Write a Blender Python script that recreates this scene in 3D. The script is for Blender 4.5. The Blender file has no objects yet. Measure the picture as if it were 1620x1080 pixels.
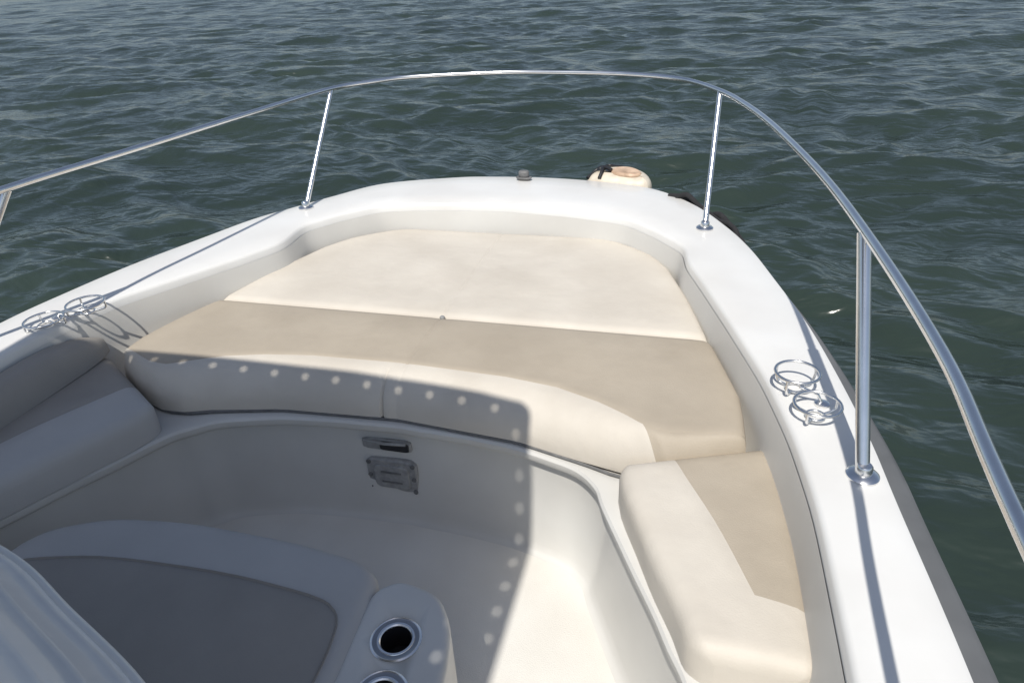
import bpy, bmesh, math, numpy as np
from mathutils import Vector, Matrix
C=bpy.context.scene.collection
# ------------------------------------------------------------ materials
def newmat(name):
    m=bpy.data.materials.new(name); m.use_nodes=True
    nt=m.node_tree; b=nt.nodes["Principled BSDF"]; return m,nt,b
def surf(name,col,rough=.5,metal=0,vary=.06,vscale=3.0,bump=0.0,bscale=60.0,wr=0.0,wscale=4.0,coat=0.0,dirt=0.0):
    m,nt,b=newmat(name); N=nt.nodes; L=nt.links
    tc=N.new("ShaderNodeTexCoord")
    n=N.new("ShaderNodeTexNoise"); n.inputs["Scale"].default_value=vscale; n.inputs["Detail"].default_value=6
    L.new(tc.outputs["Object"],n.inputs["Vector"])
    r=N.new("ShaderNodeValToRGB"); r.color_ramp.elements[0].position=.3; r.color_ramp.elements[1].position=.7
    lo=[c*(1-vary) for c in col]; hi=[min(1,c*(1+vary*.5)) for c in col]
    if dirt: lo=[lo[0]*(1-dirt*.6),lo[1]*(1-dirt*.8),lo[2]*(1-dirt)]
    r.color_ramp.elements[0].color=(*lo,1); r.color_ramp.elements[1].color=(*hi,1)
    L.new(n.outputs["Fac"],r.inputs["Fac"]); L.new(r.outputs["Color"],b.inputs["Base Color"])
    b.inputs["Roughness"].default_value=rough; b.inputs["Metallic"].default_value=metal
    if coat: b.inputs["Coat Weight"].default_value=coat; b.inputs["Coat Roughness"].default_value=.08
    prev=None
    if wr:
        w=N.new("ShaderNodeTexNoise"); w.inputs["Scale"].default_value=wscale; w.inputs["Detail"].default_value=3
        L.new(tc.outputs["Object"],w.inputs["Vector"])
        bp=N.new("ShaderNodeBump"); bp.inputs["Distance"].default_value=wr; bp.inputs["Strength"].default_value=1
        L.new(w.outputs["Fac"],bp.inputs["Height"]); prev=bp
    if bump:
        w=N.new("ShaderNodeTexNoise"); w.inputs["Scale"].default_value=bscale; w.inputs["Detail"].default_value=4
        L.new(tc.outputs["Object"],w.inputs["Vector"])
        bp=N.new("ShaderNodeBump"); bp.inputs["Distance"].default_value=bump; bp.inputs["Strength"].default_value=1
        L.new(w.outputs["Fac"],bp.inputs["Height"])
        if prev: L.new(prev.outputs[0],bp.inputs["Normal"])
        prev=bp
    if prev: L.new(prev.outputs[0],b.inputs["Normal"])
    return m
GEL=surf("gelcoat_white",(.70,.70,.685),.35,vary=.05,vscale=2.5,wr=.004,wscale=2.5,coat=.12,dirt=.08)
LIN=surf("liner_gelcoat",(.59,.585,.56),.42,vary=.07,vscale=2.2,wr=.004,wscale=3,dirt=.07)
CREAM=surf("vinyl_cream",(.58,.54,.475),.6,vary=.07,vscale=3.5,bump=.0006,bscale=220,wr=.011,wscale=4.5,dirt=.07)
TAN=surf("vinyl_tan",(.40,.35,.28),.62,vary=.07,vscale=5,bump=.0008,bscale=260,wr=.009,wscale=4.5,dirt=.05)
CREAM_SHADE=surf("vinyl_cream_shaded",(.45,.44,.425),.6,vary=.07,vscale=4,bump=.0006,bscale=220,wr=.009,wscale=4.5)  # cream vinyl with the canopy shade mixed into its colour
TAN_SHADE=surf("vinyl_tan_shaded",(.30,.28,.255),.65,vary=.09,vscale=5,bump=.0008,bscale=260,wr=.009,wscale=4.5)  # tan vinyl, greyed and darkened to carry the shade in its colour
STEEL=surf("polished_steel",(.80,.80,.80),.24,metal=1,vary=.08,vscale=14)
DSTEEL=surf("dull_steel",(.34,.34,.35),.3,metal=1,vary=.15,vscale=20)
DARK=surf("black_plastic",(.018,.018,.02),.4,vary=.2)
GREY=surf("grey_plastic",(.30,.30,.295),.4,vary=.25,vscale=45,bump=.001,bscale=90)
GREY2=surf("dark_grey_plastic",(.15,.15,.15),.5,vary=.3,vscale=40)
RUB=surf("grey_rubber",(.12,.125,.13),.6,vary=.15,vscale=8)
PEACH=surf("aged_gelcoat",(.62,.45,.32),.5,vary=.4,vscale=16,dirt=.3)
BEIGE=surf("beige_gelcoat",(.64,.58,.48),.45,vary=.2,vscale=12,dirt=.2)
ROPE=surf("rope_black",(.02,.02,.022),.9,vary=.3,vscale=60,bump=.002,bscale=200)
CANV=surf("canvas_grey",(.12,.125,.13),.85,vary=.1,bump=.001,bscale=300)
NONSKID=surf("nonskid_gelcoat",(.68,.665,.625),.6,vary=.05,vscale=3,bump=.0012,bscale=260,dirt=.08)
def glassmat():
    m,nt,b=newmat("frosted_acrylic"); N=nt.nodes;L=nt.links
    b.inputs["Base Color"].default_value=(.86,.86,.86,1); b.inputs["Roughness"].default_value=.3
    tc=N.new("ShaderNodeTexCoord"); w=N.new("ShaderNodeTexNoise"); w.inputs["Scale"].default_value=7; w.inputs["Detail"].default_value=3
    L.new(tc.outputs["Object"],w.inputs["Vector"]); bp=N.new("ShaderNodeBump"); bp.inputs["Distance"].default_value=.02; bp.inputs["Strength"].default_value=.8
    L.new(w.outputs["Fac"],bp.inputs["Height"]); L.new(bp.outputs[0],b.inputs["Normal"])
    tr=N.new("ShaderNodeBsdfTransparent"); tr.inputs[0].default_value=(.95,.95,.95,1)
    mx=N.new("ShaderNodeMixShader"); mx.inputs[0].default_value=.66
    L.new(tr.outputs[0],mx.inputs[1]); L.new(b.outputs[0],mx.inputs[2]); L.new(mx.outputs[0],N["Material Output"].inputs[0])
    return m
GLASS=glassmat()
# ------------------------------------------------------------ helpers
def obj(name,verts,faces,mats,parent=None,mi=None,smooth=40):
    me=bpy.data.meshes.new(name); me.from_pydata([tuple(v) for v in verts],[],faces)
    for m in mats: me.materials.append(m)
    if mi is not None: me.polygons.foreach_set("material_index",mi)
    me.update()
    bm=bmesh.new(); bm.from_mesh(me); bmesh.ops.recalc_face_normals(bm,faces=bm.faces); bm.to_mesh(me); bm.free()
    if smooth:
        me.polygons.foreach_set("use_smooth",[True]*len(me.polygons)); me.set_sharp_from_angle(angle=math.radians(smooth))
    o=bpy.data.objects.new(name,me); C.objects.link(o)
    if parent: o.parent=parent
    return o
def loft(rows,closed=False):
    n=len(rows[0]); V=[p for r in rows for p in r]; F=[]
    R=len(rows)
    for i in range(R-1 if not closed else R):
        for j in range(n-1):
            a=i*n+j; b=((i+1)%R)*n+j; F.append((a,a+1,b+1,b))
    return V,F
def catmull(P,k=6):
    P=[np.array(p,float) for p in P]; out=[]
    for i in range(len(P)-1):
        p0=P[max(i-1,0)];p1=P[i];p2=P[i+1];p3=P[min(i+2,len(P)-1)]
        for s in range(k):
            t=s/k
            out.append(.5*((2*p1)+(-p0+p2)*t+(2*p0-5*p1+4*p2-p3)*t*t+(-p0+3*p1-3*p2+p3)*t**3))
    out.append(P[-1]); return out
def linres(P,k=8,sm=3):
    P=[np.array(p,float) for p in P]; out=[]
    for i in range(len(P)-1):
        for s in range(k): out.append(P[i]*(1-s/k)+P[i+1]*s/k)
    out.append(P[-1])
    for _ in range(sm):
        out=[out[0]]+[(out[i-1]+2*out[i]+out[i+1])/4 for i in range(1,len(out)-1)]+[out[-1]]
    return out
def tube(points,r,seg=14,closed=False,cap=True):
    P=[Vector(p) for p in points]; n=len(P); V=[];F=[]
    T=[]
    for i in range(n):
        a=P[(i-1)%n] if (closed or i>0) else P[i]; b=P[(i+1)%n] if (closed or i<n-1) else P[i]
        T.append((b-a).normalized())
    up=Vector((0,0,1)) if abs(T[0].z)<.9 else Vector((1,0,0))
    u=T[0].cross(up).normalized()
    for i in range(n):
        u=(u-T[i]*u.dot(T[i])).normalized(); v=T[i].cross(u)
        for k in range(seg):
            a=2*math.pi*k/seg; V.append(P[i]+u*math.cos(a)*r+v*math.sin(a)*r)
    for i in range(n if closed else n-1):
        for k in range(seg):
            F.append((i*seg+k,i*seg+(k+1)%seg,((i+1)%n)*seg+(k+1)%seg,((i+1)%n)*seg+k))
    if cap and not closed:
        F.append(tuple(range(seg))); F.append(tuple((n-1)*seg+k for k in range(seg)))
    return V,F
def merge(parts):
    V=[];F=[];M=[]
    for it in parts:
        v,f=it[0],it[1]; m=it[2] if len(it)>2 else 0
        o=len(V); V+=list(v); F+=[tuple(i+o for i in q) for q in f]
        M+= (m if isinstance(m,list) else [m]*len(f))
    return V,F,M
def lathe(prof,center,seg=28,axis=None):
    V=[];F=[]
    for (r,z) in prof:
        for k in range(seg):
            a=2*math.pi*k/seg; V.append(Vector((r*math.cos(a),r*math.sin(a),z)))
    for i in range(len(prof)-1):
        for k in range(seg): F.append((i*seg+k,i*seg+(k+1)%seg,(i+1)*seg+(k+1)%seg,(i+1)*seg+k))
    F.append(tuple(range(seg))); F.append(tuple((len(prof)-1)*seg+k for k in range(seg)))
    M=axis if axis else Matrix.Identity(3)
    V=[M@v+Vector(center) for v in V]; return V,F
def chaikin(P,it=2,q=.25):
    P=[np.array(p,float) for p in P]
    for _ in range(it):
        o=[]
        for i in range(len(P)):
            a=P[i];b=P[(i+1)%len(P)]; o+=[a*(1-q)+b*q,a*q+b*(1-q)]
        P=o
    return P
def offset(P,d):
    P=[np.array(p[:2],float) for p in P]; n=len(P)
    area=sum(P[i][0]*P[(i+1)%n][1]-P[(i+1)%n][0]*P[i][1] for i in range(n)); sg=1 if area>0 else -1
    out=[]
    for i in range(n):
        e1=P[i]-P[i-1]; e2=P[(i+1)%n]-P[i]
        n1=np.array([-e1[1],e1[0]])/(np.linalg.norm(e1)+1e-9); n2=np.array([-e2[1],e2[0]])/(np.linalg.norm(e2)+1e-9)
        m=n1+n2; m/=max(.6,np.dot(m,m)/2); out.append(P[i]+sg*d*m)
    return out
def slab(outline,zb,zt,r,steps=5):
    rings=[(.012,zb),(0,zb+.015)]
    for s in range(steps+1):
        a=s/steps*math.pi/2; rings.append((r*(1-math.cos(a)),zt-r+r*math.sin(a)))
    V=[];F=[];n=len(outline)
    for d,z in rings:
        for p in offset(outline,d): V.append((p[0],p[1],z))
    for i in range(len(rings)-1):
        for k in range(n): F.append((i*n+k,i*n+(k+1)%n,(i+1)*n+(k+1)%n,(i+1)*n+k))
    F.append(tuple((len(rings)-1)*n+k for k in range(n))); F.append(tuple(reversed(range(n))))
    return V,F
def interp(x,xs,ys): return float(np.interp(x,xs,ys))
# ------------------------------------------------------------ boat
boat=bpy.data.objects.new("motor_boat",None); C.objects.link(boat)
boat["label"]="white open motor boat with beige sunpad cushions and steel bow rail"; boat["category"]="boat"
G=1.05
ST=[ # outer, inner lip, seat ledge edge
((1.54,-2.5),(1.30,-2.5),(1.06,-2.5)),((1.52,.3),(1.285,.3),(1.06,.3)),((1.49,.92),(1.285,.87),(1.05,.90)),
((1.455,1.36),(1.272,1.32),(.975,1.12)),((1.435,1.62),(1.238,1.60),(.87,1.33)),((1.395,1.93),(1.18,1.88),(.775,1.52)),
((1.34,2.25),(1.085,2.2),(.735,1.61)),((1.26,2.58),(.985,2.52),(.66,1.68)),((1.18,2.88),(.925,2.70),(.55,1.72)),
((1.08,3.14),(.905,2.86),(.44,1.75)),((.93,3.42),(.77,3.03),(.33,1.765)),((.72,3.64),(.62,3.18),(.22,1.775)),
((.42,3.74),(.34,3.25),(.1,1.78)),((.12,3.78),(0,3.29),(0,1.785)),((-.18,3.77),(-.25,3.275),(-.1,1.78)),
((-.42,3.73),(-.48,3.245),(-.22,1.775)),((-.80,3.57),(-.66,3.20),(-.33,1.765)),((-1.0,3.31),(-.81,3.04),(-.44,1.75)),
((-1.12,3.12),(-.92,2.87),(-.55,1.72)),((-1.24,2.92),(-.90,2.65),(-.66,1.68)),((-1.34,2.65),(-.99,2.46),(-.735,1.62)),
((-1.46,2.30),(-1.13,2.22),(-.79,1.56)),((-1.53,2.0),(-1.265,1.99),(-.87,1.40)),((-1.57,1.74),(-1.325,1.65),(-.975,1.2)),
((-1.58,1.3),(-1.33,1.2),(-1.06,.95)),((-1.58,.3),(-1.33,.3),(-1.08,.3)),((-1.56,-2.5),(-1.32,-2.5),(-1.08,-2.5))]
OUT=catmull([s[0] for s in ST],8); INN=linres([s[1] for s in ST],8,5); LED=catmull([s[2] for s in ST],8)
def norms(P):
    o=[]
    for i in range(len(P)):
        t=P[min(i+1,len(P)-1)]-P[max(i-1,0)]; t=t/np.linalg.norm(t); o.append(np.array([t[1],-t[0]]))
    return o
NO=norms(OUT); NI=norms(INN); NL=norms(LED)
if np.dot(NO[0],[1,0])<0: NO=[-n for n in NO]; NI=[-n for n in NI]; NL=[-n for n in NL]
def P3(p,n,d,z): q=p+n*d; return (q[0],q[1],z)
rows=[]
for p,n,q,m in zip(OUT,NO,INN,NI):
    r=[P3(p,n,.004,.93),P3(p,n,.0,1.0),P3(p,n,-.002,1.035),P3(p,n,-.006,1.045),P3(p,n,-.018,1.05)]
    for t in (.33,.66): r.append(tuple((p*(1-t)+q*t))+(1.052,))
    r+=[P3(q,m,.014,1.05),P3(q,m,.005,1.046),P3(q,m,.0,1.036),P3(q,m,-.003,1.01)]
    rows.append(r)
V,F=loft(rows); obj("deck",V,F,[GEL],boat)
rows=[]
for p,n in zip(OUT,NO):
    def hp(sx,dy,z): return (p[0]*sx,p[1]-dy*max(0,(p[1]-1.5)/2.3)**1.5,z)
    rows.append([P3(p,n,.002,.955),hp(.985,.05,.85),hp(.94,.15,.6),hp(.87,.33,.3),hp(.80,.5,.0),hp(.6,.7,-.3),hp(.0,.8,-.5)])
V,F=loft(rows); obj("hull",V,F,[GEL],boat)
rows=[]
for p,n in zip(OUT,NO):
    g=interp(p[1],[1.5,2.6],[1,.45]) if p[0]>0 else .45
    rows.append([P3(p,n,.0,1.012),P3(p,n,.045*g,1.010),P3(p,n,.062*g,.998),P3(p,n,.068*g,.975),P3(p,n,.060*g,.955),P3(p,n,.03*g,.94),P3(p,n,.0,.94)])
V,F=loft(rows); obj("rub_rail",V,F,[RUB],boat)
rows=[]; inner=[]
for q,m,l,k in zip(INN,NI,LED,NL):
    r=[P3(q,m,-.005,1.012),P3(q,m,-.012,.98),P3(q,m,-.022,.90),P3(q,m,-.032,.80),P3(q,m,-.05,.77)]
    r+=[P3(l,k,.04,.77),P3(l,k,.0,.772),P3(l,k,-.014,.770),P3(l,k,-.021,.762),P3(l,k,-.021,.742),P3(l,k,-.014,.732),P3(l,k,.012,.724),P3(l,k,.014,.70),P3(l,k,.012,.60),P3(l,k,-.012,.45),P3(l,k,-.028,.385),P3(l,k,-.038,.362),P3(l,k,-.050,.352),P3(l,k,-.062,.35)]
    inner.append(r[-1]); rows.append(r)
V,F=loft(rows)
obj("cockpit_liner",V,F,[LIN],boat)
V=[(a[0],a[1],.35) for a in inner]; obj("cockpit_floor",V,[tuple(range(len(V)))],[NONSKID],boat,smooth=0)
# ------------------------------------------------------------ cushions
XS=sorted(set([round(x,4) for x in list(np.linspace(-.97,.97,49))+[-.985,.985,-.995,.995,-1,1,-.003,.003,-.008,.008,-.014,.014,-.02,.02,-.045,-.048,-.051,-.042,-.055]+[.70+.0075*i for i in range(18)]]))
def sidefall(s):
    a=max(0,(abs(s)-.955)/.045); return .03*(1-math.sqrt(max(0,1-a*a)))
def seam(x): return .0028*math.exp(-(x/.005)**2)+.0015*math.exp(-(x/.03)**2)
EPX=[0,.37,.55,.70,.78,.82,.86,.92,1.14]; EPY=[1.925,1.905,1.875,1.815,1.765,1.735,1.712,1.70,1.735]
BPX=[0,.44,.69,.78,.87,1.0,1.14]; BPY=[1.79,1.75,1.68,1.65,1.638,1.66,1.710]
BNY=[1.79,1.765,1.71,1.68,1.675,1.72,1.81]
hwY=([1.5,1.70,1.92,2.29],[1.13,1.145,1.135,1.035])
rows=[];xcol=[]
for s in [-1.0001]+XS+[1.0001]:
    low=abs(s)>1
    s=max(-1,min(1,s)); X=s*1.14
    if X>0: ye=interp(X,EPX,EPY); yb=interp(X,BPX,BPY)
    else:
        ye=interp(-X,[0,.37,.55,.70,.80,.87,.95,1.14],[1.925,1.915,1.89,1.85,1.80,1.76,1.765,1.85])
        yb=interp(-X,BPX,BNY)
    prof=[(2.288,.80),(2.287,.895),(2.283,.915),(2.272,.926),(2.25,.93)]
    for t in (.2,.4,.6,.8,.93,.985): prof.append((2.25+(ye-2.25)*t,.93+.006*math.sin(math.pi*t)))
    prof.append((ye,.927))
    prof.append((ye-.004,.930))
    for k in range(1,11):
        a=k/10*math.pi/2; prof.append((ye-.004+(yb-ye)*math.sin(a),.785+.145*math.cos(a)))
    prof.append((yb+.01,.775))
    r=[]
    for i,(y,z) in enumerate(prof):
        x=s*interp(y,*hwY); zz=z-sidefall(s)*(1 if z>.85 else 0)-(seam(x) if z>.8 else 0)
        yy=y
        if i>13: yy=y+.011*math.exp(-((x+.055)/.005)**2)
        x+=.0075*max(0,i-11)*math.exp(-((X-.84)/.12)**2)
        if low: zz=.775
        r.append((x,yy,zz))
    rows.append(r); xcol.append(X)
V,F=loft(rows); nc=len(rows[0]); mi=[]
for f in F:
    j=f[0]%nc; mi.append(1 if (j<11 or xcol[f[0]//nc]>.83) else 0)
obj("sunpad_cushion",V,F,[CREAM,TAN],boat,mi)
pp=[]
for X in np.linspace(-1.0,.84,50):
    yb=interp(abs(X),BPX,BPY if X>0 else BNY)
    pp.append((X*.99,yb-.001,.779))
V,F=tube(pp,.005,8); obj("cushion_piping",V,F,[GREY2],boat)
hy=([2.29,2.6,2.9,3.03,3.12,3.18,3.225,3.24],[1.03,.945,.845,.765,.665,.575,.44,.36])
rows=[]
for s in [-1.0001]+XS+[1.0001]:
    low=abs(s)>1; s=max(-1,min(1,s)); r=[]
    prof=[(2.292,.80),(2.293,.895),(2.297,.912),(2.308,.924),(2.33,.93)]+[(y,.93+.008*math.sin(math.pi*(y-2.33)/.85)) for y in np.linspace(2.4,3.16,12)]
    prof+=[(3.19,.928),(3.21,.922),(3.225,.91),(3.235,.89),(3.24,.86),(3.24,.78)]
    for y,z in prof:
        x=s*interp(y,*hy); zz=z-(sidefall(s)+seam(x) if z>.87 else 0)
        if low: zz=.775
        r.append((x,y,zz))
    rows.append(r)
V,F=loft(rows); obj("sunpad_cushion",V,F,[CREAM],boat)
V,F=lathe([(0,0),(.011,0),(.011,.004),(.007,.009),(0,.010)],(0,2.29,.918),16); obj("snap_button",V,F,[GREY],boat)
# side seats (lofted, tan outer panel)
def seat(sg):
    if sg>0:
        inn=[(.785,1.59),(.815,1.47),(.868,1.35),(.918,1.23),(.975,1.115),(1.015,1.01)]
        out=[(1.218,1.762),(1.245,1.60),(1.260,1.44),(1.269,1.29),(1.275,1.145),(1.279,1.0)]
        l0,l1=.345,.60
    else:
        inn=[(.79,1.575),(.825,1.45),(.885,1.33),(.94,1.21),(1.0,1.08),(1.04,.96)]
        out=[(1.25,1.86),(1.28,1.65),(1.295,1.44),(1.30,1.27),(1.303,1.1),(1.305,.96)]
        l0,l1=.36,.62
    vs=[0,.006,.015,.03,.05,.08,.12,.18,.25,.32,.4,.48,.56,.63,.69,.735,.74,.78,.82,.88,.92,.95,.97,.985,.994,1]
    us=[0,.02,.05,.09,.14,.2,.35,.55,.8,.97,1.0]; us2=[.03,.2,.45,.7,.82,.9,.95,.98,1.0]
    tt=np.linspace(0,1,6)
    rows=[];Rr_=.045; zt,zb=.89,.772
    def pt(v,u):
        a=np.array([np.interp(v,tt,[p[0] for p in inn]),np.interp(v,tt,[p[1] for p in inn])]); b=np.array([np.interp(v,tt,[p[0] for p in out]),np.interp(v,tt,[p[1] for p in out])])
        Ln=.65; d=min(v,1-v)*Ln; rc=.05
        sh=0 if d>rc else rc-math.sqrt(max(0,rc*rc-(rc-d)**2))
        w=np.linalg.norm(b-a); du=sh/w; uu=du+(1-2*du)*u
        return a*(1-uu)+b*uu, w
    for v in vs:
        l=l0+(l1-l0)*min(1,v/.74); cols=[l*u for u in us]+[l+(1-l)*u for u in us2]
        r=[]
        for u in cols:
            ve=v+.05*math.exp(-((v-.74)/.12)**2)*((u-.6)/.4 if u>.6 else 0)   # tan hem sweeps further aft outboard
            p,w=pt(min(1,ve) if .3<v<.97 else v,u)
            d=min(u*w,(1-u)*w,v*.65,(1-v)*.65)
            dz=0 if d>=Rr_ else Rr_-math.sqrt(max(0,Rr_**2-(Rr_-d)**2))
            crown=.008*math.sin(math.pi*u)*math.sin(math.pi*v)
            su=.002 if abs(u-l)<1e-6 and v<.735 else 0
            r.append((sg*p[0],p[1],zt-dz+crown-su))
        r=[(r[0][0],r[0][1],zb)]+r+[(r[-1][0],r[-1][1],zb)]
        rows.append(r)
    lowf=[(x,y,zb) for x,y,z in rows[0]]; lowb=[(x,y,zb) for x,y,z in rows[-1]]
    rows=[lowf]+rows+[lowb]
    V,F=loft(rows); nc=len(rows[0]); mi=[]
    for f in F:
        i,j=divmod(f[0],nc); vi=i-1
        mi.append(1 if (j>=len(us) and 0<=vi<vs.index(.74)) else 0)
    obj("seat_cushion",V,F,[CREAM,TAN] if sg>0 else [CREAM_SHADE,TAN_SHADE],boat,mi,smooth=60)  # port seat gets the shade-darkened copies of the cream and tan vinyl
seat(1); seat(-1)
rows=[]
for i,y in enumerate(np.linspace(1.86,-.2,40)):
    xo=interp(y,[-.2,.9,1.3,1.63,1.9],[1.31,1.31,1.31,1.30,1.26])
    e=min(1,math.sqrt(max(0,1-(1-min(1,(i+.3)/6))**2)))
    th=.10*e+.002; h=.03+.095*e; zc=.885
    prof=[(0,zc),(th*.9,zc),(th*1.05,zc+.01),(th*.98,zc+h*.4),(th*.88,zc+h*.7),(th*.7,zc+h*.92),(th*.45,zc+h*.99),(0,zc+h)]
    rows.append([(-(xo-a),y,z) for a,z in prof])
V,F=loft(rows); obj("backrest_cushion",V,F,[TAN_SHADE],boat)  # tan backrest, its shade painted into the vinyl colour
# ------------------------------------------------------------ bow rail
R=[(1.30,-1.6,1.52),(1.33,-.4,1.57),(1.35,.72,1.57),(1.365,1.15,1.57),(1.335,1.72,1.57),(1.285,2.22,1.57),(1.19,2.80,1.57),(1.10,3.18,1.57),(1.00,3.47,1.57),(.82,3.77,1.57),(.52,3.94,1.57),(.15,4.005,1.57),(-.20,4.015,1.57),(-.68,3.89,1.57),(-.86,3.74,1.57),(-1.005,3.53,1.57),(-1.10,3.0,1.57),(-1.21,2.25,1.57),(-1.285,1.76,1.57),(-1.34,.9,1.57),(-1.34,-1.0,1.57)]
V,F=tube(catmull(R,8),.0118,16); rail=obj("bow_rail",V,F,[STEEL],boat,smooth=60)
def stanchion(base,top,r=.013):
    b=Vector(base);t=Vector(top)
    fl=lathe([(.0,0),(.038,0),(.038,.005),(.032,.010),(.020,.013),(.019,.030),(.016,.034),(.0,.034)],b)
    pts=[b+(t-b)*k for k in (0,.5,.97,1)]
    V,F,M=merge([tube(pts,r,16),fl]); obj("stanchion",V,F,[STEEL],rail,smooth=50)
stanchion((.985,3.07,1.053),(1.0,3.468,1.565)); stanchion((-1.03,3.10,1.053),(-1.008,3.53,1.565))
stanchion((1.385,1.45,1.052),(1.335,1.72,1.565),.0165); stanchion((-1.52,1.50,1.052),(-1.285,1.76,1.565))
stanchion((1.40,-.3,1.052),(1.335,-.1,1.565)); stanchion((-1.46,-.2,1.052),(-1.34,0.0,1.565))
# ------------------------------------------------------------ wire cup holders
def wireholder(c1,c2,sg,R=.06,dz=0):
    parts=[]
    for (cx,cy),z in ((c1,1.112-dz),(c2,1.097-dz)):
        ring=[(cx+R*math.cos(a),cy+R*math.sin(a),z) for a in np.linspace(0,2*math.pi,33)[:-1]]
        parts.append(tube(ring,.0042,8,closed=True))
        for a0 in (.5,2.6,4.2):
            x0,y0=cx+R*math.cos(a0),cy+R*math.sin(a0); x1,y1=cx+.02*math.cos(a0),cy+.02*math.sin(a0)
            parts.append(tube(catmull([(x0,y0,z),(x0,y0,z-.025),(cx+.048*math.cos(a0),cy+.048*math.sin(a0),1.062),(x1,y1,1.058)],5),.0038,8))
        rr=[(cx+.024*math.cos(a),cy+.024*math.sin(a),1.059) for a in np.linspace(0,2*math.pi,21)[:-1]]
        parts.append(tube(rr,.0038,8,closed=True))
    mx,my=(c1[0]+c2[0])/2,(c1[1]+c2[1])/2
    parts.append(tube([(mx-.02*sg,my,1.105-dz),(mx+.03*sg,my,1.085-dz*.5),(mx+.045*sg,my,1.056)],.0045,8))
    parts.append(lathe([(0,0),(.02,0),(.02,.006),(.012,.01),(0,.01)],(mx+.045*sg,my,1.053)))
    V,F,M=merge(parts); obj("wire_cup_holder",V,F,[STEEL],boat,smooth=60)
wireholder((1.260,1.805),(1.302,1.675),1); wireholder((-1.265,1.86),(-1.345,1.74),-1,.066,.018)
# ------------------------------------------------------------ bow light, anchor platform
V,F,M=merge([slab(chaikin([(-.05,3.68),(.04,3.675),(.04,3.73),(-.05,3.735)],2),1.05,1.070,.006),slab(chaikin([(-.035,3.685),(.025,3.682),(.025,3.725),(-.035,3.728)],2),1.06,1.105,.012)])
obj("bow_light",V,F,[GREY2],boat)
ol=[(.34,3.74),(.67,3.69),(.70,3.76),(.685,3.86),(.62,3.94),(.53,3.98),(.44,3.97),(.36,3.91),(.325,3.83)]
V,F=slab(chaikin(ol,2),.90,1.082,.08,10); plat=obj("anchor_platform",V,F,[BEIGE],boat)
ip=[(.46,3.77),(.615,3.73),(.645,3.79),(.60,3.87),(.54,3.905),(.47,3.88)]
V,F,M=merge([slab(chaikin(ip,2),1.06,1.090,.014)])
obj("step_pad",V,F,[PEACH],plat)
parts=[tube(catmull([(.34,3.78,1.05),(.38,3.83,1.08),(.42,3.83,1.10),(.47,3.80,1.095)],6),.010,10),
 tube(catmull([(.36,3.90,1.05),(.40,3.86,1.085),(.42,3.80,1.095),(.41,3.75,1.06)],6),.010,10),
 tube(catmull([(.40,3.93,1.07),(.44,3.90,1.09),(.47,3.91,1.085),(.52,3.93,1.075)],6),.008,10),
 lathe([(0,0),(.026,0),(.026,.02),(.016,.035),(0,.035)],(.405,3.84,1.065))]
V,F,M=merge(parts); obj("anchor_shackle",V,F,[DARK],plat)
pts=catmull([(.84,3.50,1.05),(.89,3.47,1.075),(.95,3.42,1.04),(.985,3.36,1.035),(1.03,3.30,1.02),(1.06,3.22,1.03),(1.10,3.17,1.035),(1.13,3.10,1.0),(1.12,3.05,.8),(1.08,3.1,.5)],6)
pts2=catmull([(.80,3.53,1.045),(.87,3.50,1.05),(.94,3.46,1.02),(1.0,3.38,1.0),(1.05,3.32,1.03),(1.11,3.22,1.0),(1.15,3.12,.98),(1.18,3.02,.96)],6)
V,F,M=merge([tube(pts,.013,10),tube(pts2,.016,10)])
ro=obj("mooring_rope",V,F,[ROPE]); ro["label"]="black mooring rope draped over the white bow edge"; ro["category"]="rope"
# ------------------------------------------------------------ latch and vent on riser
def rrect(x0,x1,z0,z1,y,d,r=.008):
    P=chaikin([(x0,z0),(x1,z0),(x1,z1),(x0,z1)],3,.12)
    V=[(p[0],y,p[1]) for p in P]+[(p[0],y-d*.7,p[1]) for p in P]+[(p[0],y-d,p[1]) for p in offset(P,d*.3)]
    n=len(P);F=[]
    for i in range(2):
        for k in range(n): F.append((i*n+k,i*n+(k+1)%n,(i+1)*n+(k+1)%n,(i+1)*n+k))
    F.append(tuple(2*n+k for k in range(n))); return V,F
yr=1.80
V,F,M=merge([rrect(-.155,.035,.635,.685,yr,.016)+(0,),rrect(-.085,.028,.64,.68,yr-.012,.008)+(1,),tube([(-.145,yr-.022,.68),(-.06,yr-.03,.68),(.02,yr-.022,.68)],.006,8)+(0,)])
obj("locker_latch",V,F,[GREY,DARK,STEEL],boat,M)
parts=[rrect(-.150,.05,.452,.60,1.797,.022)+(0,),rrect(-.118,.018,.474,.578,1.777,.008)+(0,)]
parts.append(rrect(-.09,-.01,.50,.508,1.7685,.002)+(3,)); parts.append(rrect(-.09,-.01,.545,.553,1.7685,.002)+(3,))
for x in (-.136,.036):
    for z in (.468,.525,.585): parts.append(lathe([(0,0),(.009,0),(.009,.004),(0,.006)],(x,1.775,z),12,Matrix.Rotation(math.pi/2,3,'X'))+(3,))
V,F,M=merge(parts); obj("vent_plate",V,F,[GREY,DARK,DSTEEL,GREY2],boat,M)
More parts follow.
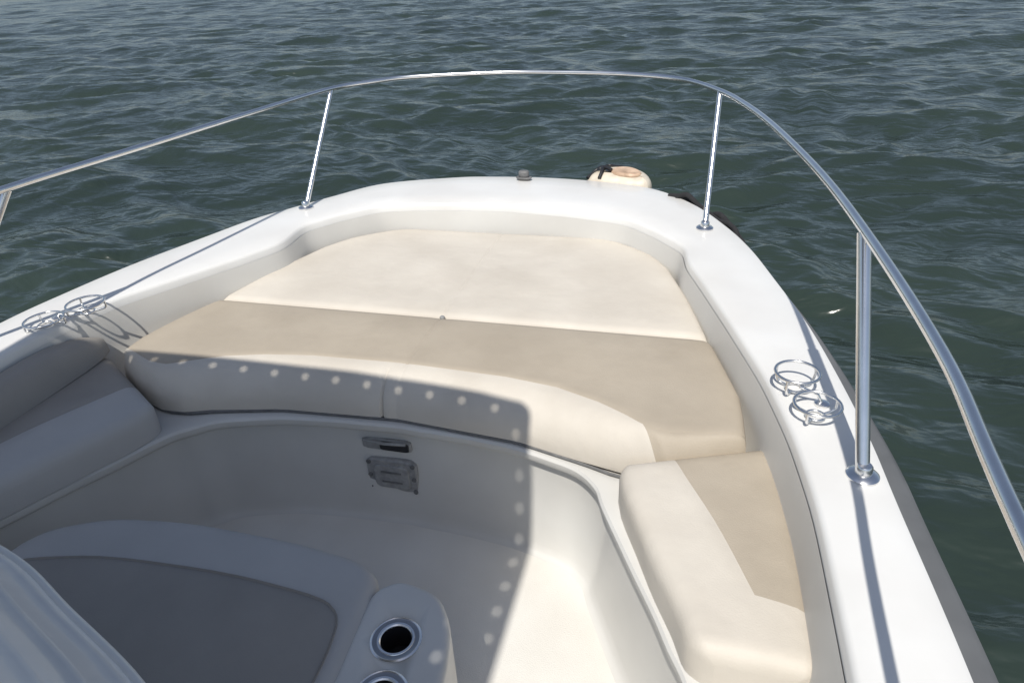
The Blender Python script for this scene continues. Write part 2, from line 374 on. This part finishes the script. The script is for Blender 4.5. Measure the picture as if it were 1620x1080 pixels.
# ------------------------------------------------------------ console
body=chaikin([(-.86,.95),(-.70,1.16),(-.24,1.20),(.20,1.14),(.40,1.12),(.47,1.0),(.50,.2),(.5,-.15),(-.86,-.15)],2,.15)
def ring(P,z,d): return [(p[0],p[1],z) for p in offset(P,d)]
rows=[ring(body,z,d) for z,d in ((.345,-.02),(.37,.0),(.60,.01),(.63,.02),(.64,.04))]
rows=[r+[r[0]] for r in rows]; V,F=loft(rows); n=len(rows[0]); F.append(tuple(4*n+k for k in range(n-1)))
con=obj("console",V,F,[LIN],boat)
oc=[(-.92,.40),(-.92,1.02),(-.86,1.13),(-.70,1.21),(-.45,1.245),(-.10,1.24),(.12,1.215),(.20,1.17),(.225,1.05),(.245,.80),(.25,.40)]
V,F=slab(chaikin(oc,2,.2),.64,.75,.045,8)
ic=[(-.87,.42),(-.87,.95),(-.80,1.00),(-.58,1.055),(-.2,1.075),(.10,1.055),(.168,1.01),(.19,.88),(.197,.42)]
v2,f2=slab(chaikin(ic,2,.2),.742,.7525,.009,4)
V,F,M=merge([(V,F,0),(v2,f2,1)]); obj("console_seat_cushion",V,F,[CREAM_SHADE,TAN_SHADE],con,M)
op=[(.225,.30),(.222,.80),(.205,1.00),(.20,1.12),(.26,1.175),(.38,1.15),(.445,1.06),(.48,.90),(.495,.30)]
V,F=slab(chaikin(op,2,.2),.38,.738,.022,7); pod=obj("cup_holder_pod",V,F,[LIN],con)
CH=[(.325,.99),(.35,.845)]
for cx,cy in CH:
    v,f=lathe([(.038,-.1),(.038,.1)],(cx,cy,.75),32)
    cut=obj("cutter",v,f,[DARK]); md=pod.modifiers.new("b","BOOLEAN"); md.object=cut; md.operation='DIFFERENCE'; md.solver='EXACT'
    bpy.context.view_layer.update()
    dg=bpy.context.evaluated_depsgraph_get(); me=bpy.data.meshes.new_from_object(pod.evaluated_get(dg)); pod.modifiers.clear(); pod.data=me
    bpy.data.objects.remove(cut)
    prof=[(.037,-.075),(.0372,-.02),(.038,.000),(.041,.003),(.046,.003),(.047,.0015),(.058,.0015),(.060,.003),(.064,.001),(.065,-.006)]
    seg=36; V=[];F=[]
    for r,z in prof:
        for k in range(seg):
            a=2*math.pi*k/seg; V.append((cx+r*math.cos(a),cy+r*math.sin(a),.741+z))
    for i in range(len(prof)-1):
        for k in range(seg): F.append((i*seg+k,i*seg+(k+1)%seg,(i+1)*seg+(k+1)%seg,(i+1)*seg+k))
    F.append(tuple(range(seg))); mi=[1 if i<2*seg else (2 if 5*seg<=i<6*seg else 0) for i in range(len(F)-1)]+[1]
    obj("recessed_cup_holder",V,F,[STEEL,DARK,DSTEEL],con,mi)
# windscreen: ribbed frosted acrylic leaning aft
base=catmull([(-.95,.86,1.08),(-.48,.775,1.08),(-.21,.675,1.08),(.09,.55,1.08),(.28,.40,1.08),(.36,.1,1.08)],8)
top=catmull([(-.85,.50,1.42),(-.42,.44,1.42),(-.18,.35,1.42),(.05,.24,1.42),(.17,.10,1.42),(.22,-.1,1.42)],8)
rows=[]
for a,b in zip(base,top):
    r=[]
    for k in range(61):
        t=k/60; p=a*(1-t)+b*t; q=.012*math.exp(-(((t*6.0)%1-.5)/.12)**2)
        r.append((p[0]+q*.3,p[1]+q*.8,p[2]+q*.5))
    rows.append(r)
V,F=loft(rows); ws=obj("windscreen",V,F,[GLASS],con,smooth=80)
v,f=tube([tuple(p) for p in base],.010,10); obj("windscreen_trim",v,f,[GEL],con)
dash=chaikin([(-.80,.70),(-.48,.70),(-.2,.60),(.06,.47),(.22,.32),(.27,.05),(.25,-.15),(-.80,-.15)],2,.2)
rows=[ring(dash,z,d) for z,d in ((.62,-.03),(.9,-.01),(1.04,0),(1.065,.015),(1.07,.04))]
rows=[r+[r[0]] for r in rows]; V,F=loft(rows); n=len(rows[0]); F.append(tuple(4*n+k for k in range(n-1)))
obj("dashboard",V,F,[GEL],con)
# ------------------------------------------------------------ canopy (sun top over the helm) with laced eyelets
Zc=2.75; x0,x1,ya=-1.36,.485,-1.4
def yf(x): return interp(x,[-1.36,-.9,-.5,-.2,.1,.3,.485],[.655,.668,.685,.690,.675,.655,.620])
V=[];F=[]
def poly(*P):
    o=len(V); V.extend([(*a,Zc) for a in P]); F.append(tuple(range(o,o+len(P))))
def cell(q0,q1,q2,q3,r=.0082):
    q=[np.array(p,float) for p in (q0,q1,q2,q3)]; cx,cy=sum(q)/4; o=len(V)
    sq=[q[0],(q[0]+q[1])/2,q[1],(q[1]+q[2])/2,q[2],(q[2]+q[3])/2,q[3],(q[3]+q[0])/2]
    for p in sq: V.append((*p,Zc))
    for k in range(8):
        a=math.radians(225+45*k); V.append((cx+r*math.cos(a),cy+r*math.sin(a),Zc))
    for k in range(8): F.append((o+k,o+(k+1)%8,o+8+(k+1)%8,o+8+k))
e=.028; w=.04
xb=x1-e-w
nx=15; xs=np.linspace(x0,xb,nx+1)
for i in range(nx):
    a,b=xs[i],xs[i+1]; fa,fb=yf(a),yf(b)
    poly((a,ya),(b,ya),(b,fb-e-w),(a,fa-e-w)); cell((a,fa-e-w),(b,fb-e-w),(b,fb-e),(a,fa-e)); poly((a,fa-e),(b,fb-e),(b,fb),(a,fa))
ye=yf(xb)-e-w
poly((x1-e,ya),(x1,ya),(x1,ye),(x1-e,ye))
yt=yf(xb); rc=.068
poly((xb,ye),(x1,ye),*[(x1-rc+rc*math.cos(t),yt-rc+rc*math.sin(t)) for t in np.linspace(0,math.pi/2,8)][:-1],(xb,yt))
ny=19; ys=np.linspace(ya,ye,ny+1)
for i in range(ny): cell((xb,ys[i]),(x1-e,ys[i]),(x1-e,ys[i+1]),(xb,ys[i+1]))
obj("canopy",V,F,[CANV],con,smooth=0)
parts=[tube([(x,-.7,.36),(x,-.75,Zc-.02)],.02,12) for x in (-1.15,.42)]+[tube([(x0+.02,y,Zc-.022),(x1-.02,y,Zc-.022)],.014,10) for y in (-1.38,-.75)]
V,F,M=merge(parts); obj("canopy_frame",V,F,[STEEL],con)
# ------------------------------------------------------------ water
na=1150
cx0,cy0=.3,.5
rad=np.concatenate([[0.3],np.exp(np.linspace(math.log(1.5),math.log(70),720)),np.exp(np.linspace(math.log(72),math.log(5000),60))]); nr=len(rad)-1
ang=np.linspace(0,2*np.pi,na,endpoint=False)
RR,AA=np.meshgrid(rad,ang,indexing='ij')
X=cx0+RR*np.cos(AA); Y=cy0+RR*np.sin(AA)
rng=np.random.RandomState(23); Z=np.zeros_like(X)
sp=np.maximum(RR*2*np.pi/na,RR*math.log(70/1.5)/720)
wx=X+.30*np.sin(.8*X+1.0*Y)+.12*np.sin(2.3*Y-1.4*X); wy=Y+.30*np.sin(.9*Y-.6*X+1)+.12*np.sin(2.1*X+1.6*Y)
for i in range(70):
    lam=.34*(4.2/.34)**(rng.rand()**1.0); th=math.radians(-78)+rng.normal()*.5
    k=2*np.pi/lam; amp=.0088*lam**.97*(1 if lam<1.6 else .6)
    ph=rng.rand()*6.28; g=.6+.4*np.sin(.33*X*rng.normal()+.31*Y*rng.normal()+ph*2)
    w=np.sin(k*(wx*math.cos(th)+wy*math.sin(th))+ph)
    Z+=amp*g*((1-2*np.sqrt(w*w+.08)) if i%4==0 else w)*np.clip(lam/(sp*3.5)-1,0,1)
Z-=Z[RR<10].mean()
me=bpy.data.meshes.new("water"); nv=X.size
me.vertices.add(nv); me.vertices.foreach_set("co",np.stack([X,Y,Z],-1).reshape(-1).astype(np.float32))
I,J=np.meshgrid(np.arange(nr),np.arange(na),indexing='ij'); J2=(J+1)%na
Q=np.stack([I*na+J,(I+1)*na+J,(I+1)*na+J2,I*na+J2],-1).reshape(-1,4)
me.loops.add(Q.size); me.loops.foreach_set("vertex_index",Q.reshape(-1).astype(np.int32))
me.polygons.add(len(Q)); me.polygons.foreach_set("loop_start",(np.arange(len(Q))*4).astype(np.int32)); me.polygons.foreach_set("loop_total",np.full(len(Q),4,np.int32))
me.polygons.foreach_set("use_smooth",np.ones(len(Q),bool)); me.update(calc_edges=True); me.validate()
wo=bpy.data.objects.new("water",me); C.objects.link(wo); wo["kind"]="structure"
m,nt,b=newmat("sea_water"); N=nt.nodes; L=nt.links
tc=N.new("ShaderNodeTexCoord")
n=N.new("ShaderNodeTexNoise"); n.inputs["Scale"].default_value=.22; n.inputs["Detail"].default_value=3; L.new(tc.outputs["Object"],n.inputs["Vector"])
r=N.new("ShaderNodeValToRGB"); r.color_ramp.elements[0].position=.35; r.color_ramp.elements[1].position=.7
r.color_ramp.elements[0].color=(.019,.030,.024,1); r.color_ramp.elements[1].color=(.029,.044,.034,1)
L.new(n.outputs["Fac"],r.inputs[0]); L.new(r.outputs[0],b.inputs["Base Color"])
b.inputs["Roughness"].default_value=.17; b.inputs["IOR"].default_value=1.52
prev=None
for sc,dist,det in ((2.4,.10,3),(7.0,.013,3)):
    mp=N.new("ShaderNodeMapping"); mp.inputs["Scale"].default_value=(.6,1.25,1)
    L.new(tc.outputs["Object"],mp.inputs["Vector"])
    n=N.new("ShaderNodeTexNoise"); n.inputs["Scale"].default_value=sc; n.inputs["Detail"].default_value=det; n.inputs["Distortion"].default_value=.4; L.new(mp.outputs[0],n.inputs["Vector"])
    bp=N.new("ShaderNodeBump"); bp.inputs["Distance"].default_value=dist; bp.inputs["Strength"].default_value=.9
    L.new(n.outputs["Fac"],bp.inputs["Height"])
    if prev: L.new(prev.outputs[0],bp.inputs["Normal"])
    prev=bp
L.new(prev.outputs[0],b.inputs["Normal"])
me.materials.append(m)
# ------------------------------------------------------------ light
w=bpy.data.worlds.new("World"); bpy.context.scene.world=w; w.use_nodes=True
nt=w.node_tree; sky=nt.nodes.new("ShaderNodeTexSky"); sky.sky_type='NISHITA'; sky.sun_disc=False
el=math.radians(57.5); sky.sun_elevation=el; sky.sun_rotation=math.pi; sky.dust_density=1.0; sky.air_density=1.0; sky.ozone_density=2.5
hs=nt.nodes.new("ShaderNodeHueSaturation"); hs.inputs["Saturation"].default_value=.78
nt.links.new(sky.outputs[0],hs.inputs["Color"]); nt.links.new(hs.outputs[0],nt.nodes["Background"].inputs[0]); nt.nodes["Background"].inputs[1].default_value=.105
sd=bpy.data.lights.new("sun","SUN"); sd.energy=4.5; sd.angle=math.radians(.7); sd.color=(1,.955,.88)
so=bpy.data.objects.new("sun",sd); C.objects.link(so)
d=Vector((0,math.cos(el),-math.sin(el))); so.rotation_euler=d.to_track_quat('-Z','Y').to_euler()
# ------------------------------------------------------------ camera
p,rl,y=math.radians(29.72),math.radians(-3),math.radians(16.1)
f=np.array([-math.sin(y)*math.cos(p),math.cos(y)*math.cos(p),-math.sin(p)]); rt=np.array([math.cos(y),math.sin(y),0]); up=np.cross(rt,f)
Rr=rt*math.cos(rl)+up*math.sin(rl); U=-rt*math.sin(rl)+up*math.cos(rl)
cd=bpy.data.cameras.new("camera"); co=bpy.data.objects.new("camera",cd); C.objects.link(co)
M=Matrix(((Rr[0],U[0],-f[0],.945),(Rr[1],U[1],-f[1],0),(Rr[2],U[2],-f[2],2.2),(0,0,0,1))); co.matrix_world=M
cd.sensor_width=36; cd.lens=1100/1620*36; cd.clip_start=.02; cd.clip_end=10000
S=bpy.context.scene; S.camera=co
S.view_settings.view_transform='Standard'; S.view_settings.look='None'; S.view_settings.exposure=0
